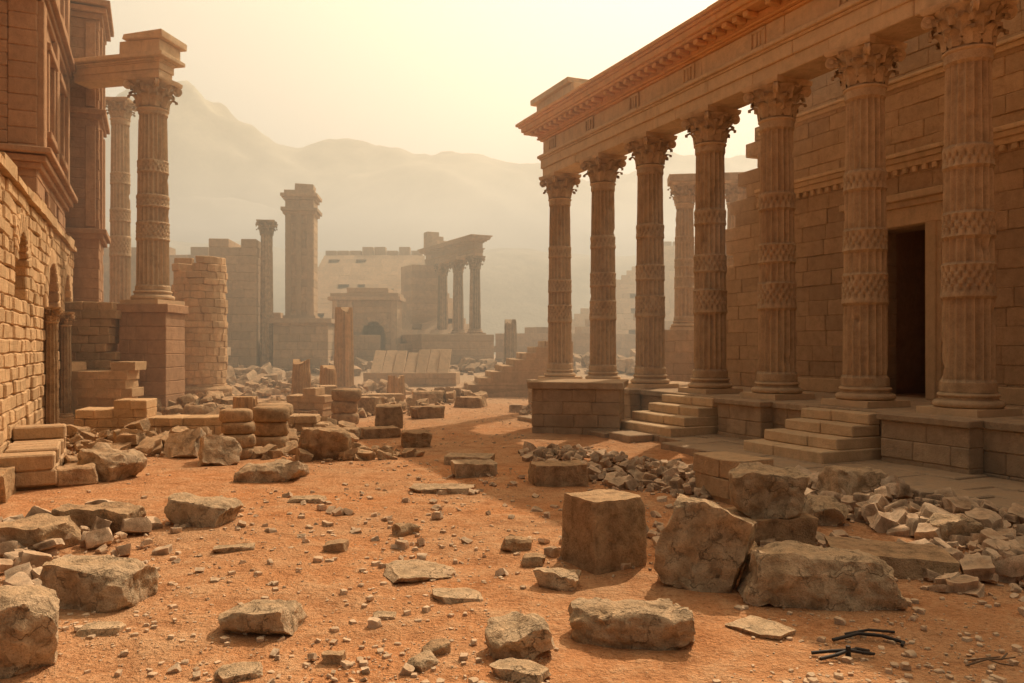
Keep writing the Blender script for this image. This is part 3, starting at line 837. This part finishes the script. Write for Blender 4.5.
def gravel():
    r = random.Random(5); mb = MB(5)
    for i in range(17000):
        y = 4.2 + 30 * r.random() ** 1.9
        x = r.uniform(-.75, .75) * y
        dens = noise.noise(Vector((x * .5, y * .5, 11)))
        if r.random() > .42 + dens * 1.3: continue
        sz = .009 + .055 * r.random() ** 5 + (.08 * r.random() if r.random() < .02 else 0) + .0011 * y
        v, f = rock(sz, sz * r.uniform(.6, 1), sz * r.uniform(.3, .7), i + 7, 1, 5, .12, rnd=.3, chop=(.7, .9))
        mb.add(v, f, Matrix.Translation((x, y, gh(x, y) - sz * .12)) @ Matrix.Rotation(r.uniform(0, 6), 4, 'Z'))
    mb.obj('gravel', M_PEB, smooth=45)
gravel()

# ------------------------------------------------------------------ scrap iron and twigs
def rods(name, loc, items, mat):
    mb = MB(1)
    for pts, rad in items:
        for a, b in zip(pts[:-1], pts[1:]):
            A = Vector(a); Bv = Vector(b); d = Bv - A
            Mx = Matrix.Translation(A) @ d.to_track_quat('Z', 'Y').to_matrix().to_4x4()
            mb.lathe([(rad, -.004), (rad * .95, d.length / 2), (rad * .85, d.length + .004)], 7, Mx)
    o = mb.obj(name, mat, smooth=60); o.location = loc; return o
rods('iron_tongs', (2.36, 5.62, gh(2.36, 5.62) + .025), [
    ([(-.20, -.05, .0), (-.08, -.02, .015), (.02, .02, .03), (.10, .07, .025), (.20, .10, .0)], .013),
    ([(-.22, .06, .0), (-.10, .05, .015), (.02, .02, .035), (.12, .01, .02), (.21, .04, .0)], .013),
    ([(.02, .02, -.01), (.02, .02, .06)], .02)], M_IRON)
rods('iron_bar_scrap', (2.66, 5.95, gh(2.66, 5.95) + .025), [
    ([(-.26, .0, .0), (-.05, .05, .03), (.12, .03, .02), (.24, -.05, .0), (.20, -.11, .0)], .014),
    ([(-.12, .12, .0), (.05, .10, .04), (.26, .14, .01)], .011),
    ([(-.05, .05, .03), (-.02, .16, .0)], .010)], M_IRON)
rods('dry_twigs', (3.28, 5.5, gh(3.28, 5.5) + .015), [
    ([(-.16, -.03, 0), (0, .0, .03), (.12, .03, .02), (.2, .1, .03)], .007),
    ([(0, .0, .03), (.06, -.05, .02), (.14, -.06, .01)], .005),
    ([(.12, .03, .02), (.2, .01, .04)], .005), ([(-.1, .06, 0), (.05, .05, .02), (.16, .12, .0)], .006)], M_TWIG)

# ------------------------------------------------------------------ hills
def hill(name, Y, depth, pts, seed, amp):
    pts = [(px, pz) for px, pz in pts]
    def ridge(x):
        if x <= pts[0][0]: return pts[0][1]
        for (a, b) in zip(pts[:-1], pts[1:]):
            if x <= b[0]:
                t = (x - a[0]) / (b[0] - a[0]); t = t * t * (3 - 2 * t); return a[1] + (b[1] - a[1]) * t
        return pts[-1][1]
    x0, x1 = pts[0][0], pts[-1][0]; nx, ny = 260, 70; vs = []; fs = []
    for j in range(ny + 1):
        t = j / ny * 1.4; y = Y - depth + depth * t
        pr = (math.sin(min(1, t) * PI / 2) ** 1.4) if t < 1 else 1 - (t - 1) ** 1.5 * 1.5
        for i in range(nx + 1):
            x = x0 + (x1 - x0) * i / nx
            h = ridge(x) * pr
            q = Vector((x * .012, y * .012, seed))
            n = noise.fractal(q, 1.0, 2.1, 6) * amp * (.35 + pr) + abs(noise.noise(q * 2.5)) * -amp * .7 * pr
            vs.append((x, y, h + n * min(1, t * 4)))
    for j in range(ny):
        for i in range(nx):
            a = j * (nx + 1) + i; fs.append((a, a + 1, a + nx + 2, a + nx + 1))
    me = bpy.data.meshes.new(name); me.from_pydata(vs, [], fs); me.materials.append(M_HILL); me.shade_smooth()
    o = bpy.data.objects.new(name, me); scene.collection.objects.link(o)
hill('hill', 430, 170, [(-330, 70), (-245, 98), (-217, 121), (-190, 135), (-160, 141), (-136, 134), (-114, 124), (-77, 111), (-38, 106), (15, 101), (70, 96), (135, 90), (260, 80), (420, 60)], 1.3, 14)
hill('hill', 290, 110, [(-260, 30), (-180, 42), (-120, 52), (-80, 46), (-50, 62), (-15, 72), (15, 64), (45, 50), (90, 40), (150, 45), (300, 30)], 4.3, 8)
hill('hill', 180, 70, [(-160, 26), (-90, 32), (-60, 28), (-35, 24), (-15, 22), (0, 26), (12, 25), (40, 24), (90, 26), (160, 18)], 8.3, 5)

# ------------------------------------------------------------------ haze (real dusty air filling the valley)
mb = MB(1); mb.box(-500, 500, 17, 640, -3, 40)
m = bpy.data.materials.new('dusty_air'); m.use_nodes = True; nt = m.node_tree; nt.nodes.clear()
out = nd(nt, 'ShaderNodeOutputMaterial'); vs_ = nd(nt, 'ShaderNodeVolumeScatter')
vs_.inputs['Color'].default_value = (1.0, .945, .81, 1); vs_.inputs['Density'].default_value = .0112; vs_.inputs['Anisotropy'].default_value = .38
nt.links.new(vs_.outputs[0], out.inputs['Volume'])
mb.obj('haze', m)

# ------------------------------------------------------------------ light
EL, AZ = math.radians(47), math.radians(27)
SD = Vector((math.sin(AZ) * math.cos(EL), math.cos(AZ) * math.cos(EL), math.sin(EL)))
L = bpy.data.lights.new('sun', 'SUN'); L.energy = 5.0; L.angle = math.radians(.5); L.color = (1, .83, .58)
lo = bpy.data.objects.new('sun', L); scene.collection.objects.link(lo); lo.rotation_euler = SD.to_track_quat('Z', 'Y').to_euler()
w = bpy.data.worlds.new('World'); scene.world = w; w.use_nodes = True; nt = w.node_tree; nt.nodes.clear()
out = nd(nt, 'ShaderNodeOutputWorld'); bg = nd(nt, 'ShaderNodeBackground'); nt.links.new(bg.outputs[0], out.inputs[0])
sky = nd(nt, 'ShaderNodeTexSky'); sky.sky_type = 'NISHITA'; sky.sun_disc = False
sky.sun_elevation = EL; sky.sun_rotation = AZ; sky.dust_density = 6; sky.air_density = 1.2; sky.ozone_density = .5
bg.inputs['Strength'].default_value = .1
tc = nd(nt, 'ShaderNodeTexCoord')
dp = nd(nt, 'ShaderNodeVectorMath', operation='DOT_PRODUCT'); nt.links.new(tc.outputs['Generated'], dp.inputs[0]); dp.inputs[1].default_value = SD
glow = rng(nt, dp.outputs['Value'], -.05, 1.0)
glow = mth(nt, 'POWER', glow, 1.5)
tint = mixc(nt, 1.0, sky.outputs[0], (.72, .54, .36), 'MULTIPLY')
gl = nd(nt, 'ShaderNodeVectorMath', operation='SCALE'); gl.inputs[0].default_value = (13.0, 10.7, 7.0); nt.links.new(glow, gl.inputs['Scale'])
ad = nd(nt, 'ShaderNodeVectorMath', operation='ADD'); nt.links.new(tint, ad.inputs[0]); nt.links.new(gl.outputs[0], ad.inputs[1])
nt.links.new(ad.outputs[0], bg.inputs['Color'])

# ------------------------------------------------------------------ camera
cd = bpy.data.cameras.new('camera'); cam = bpy.data.objects.new('camera', cd); scene.collection.objects.link(cam)
cam.location = (0, 0, 2.2); cam.rotation_euler = (math.radians(90), 0, 0)
cd.lens = 28; cd.sensor_width = 36; cd.shift_y = .0044; cd.clip_start = .05; cd.clip_end = 3000
scene.camera = cam
scene.view_settings.view_transform = 'Standard'; scene.view_settings.look = 'None'; scene.view_settings.exposure = 0
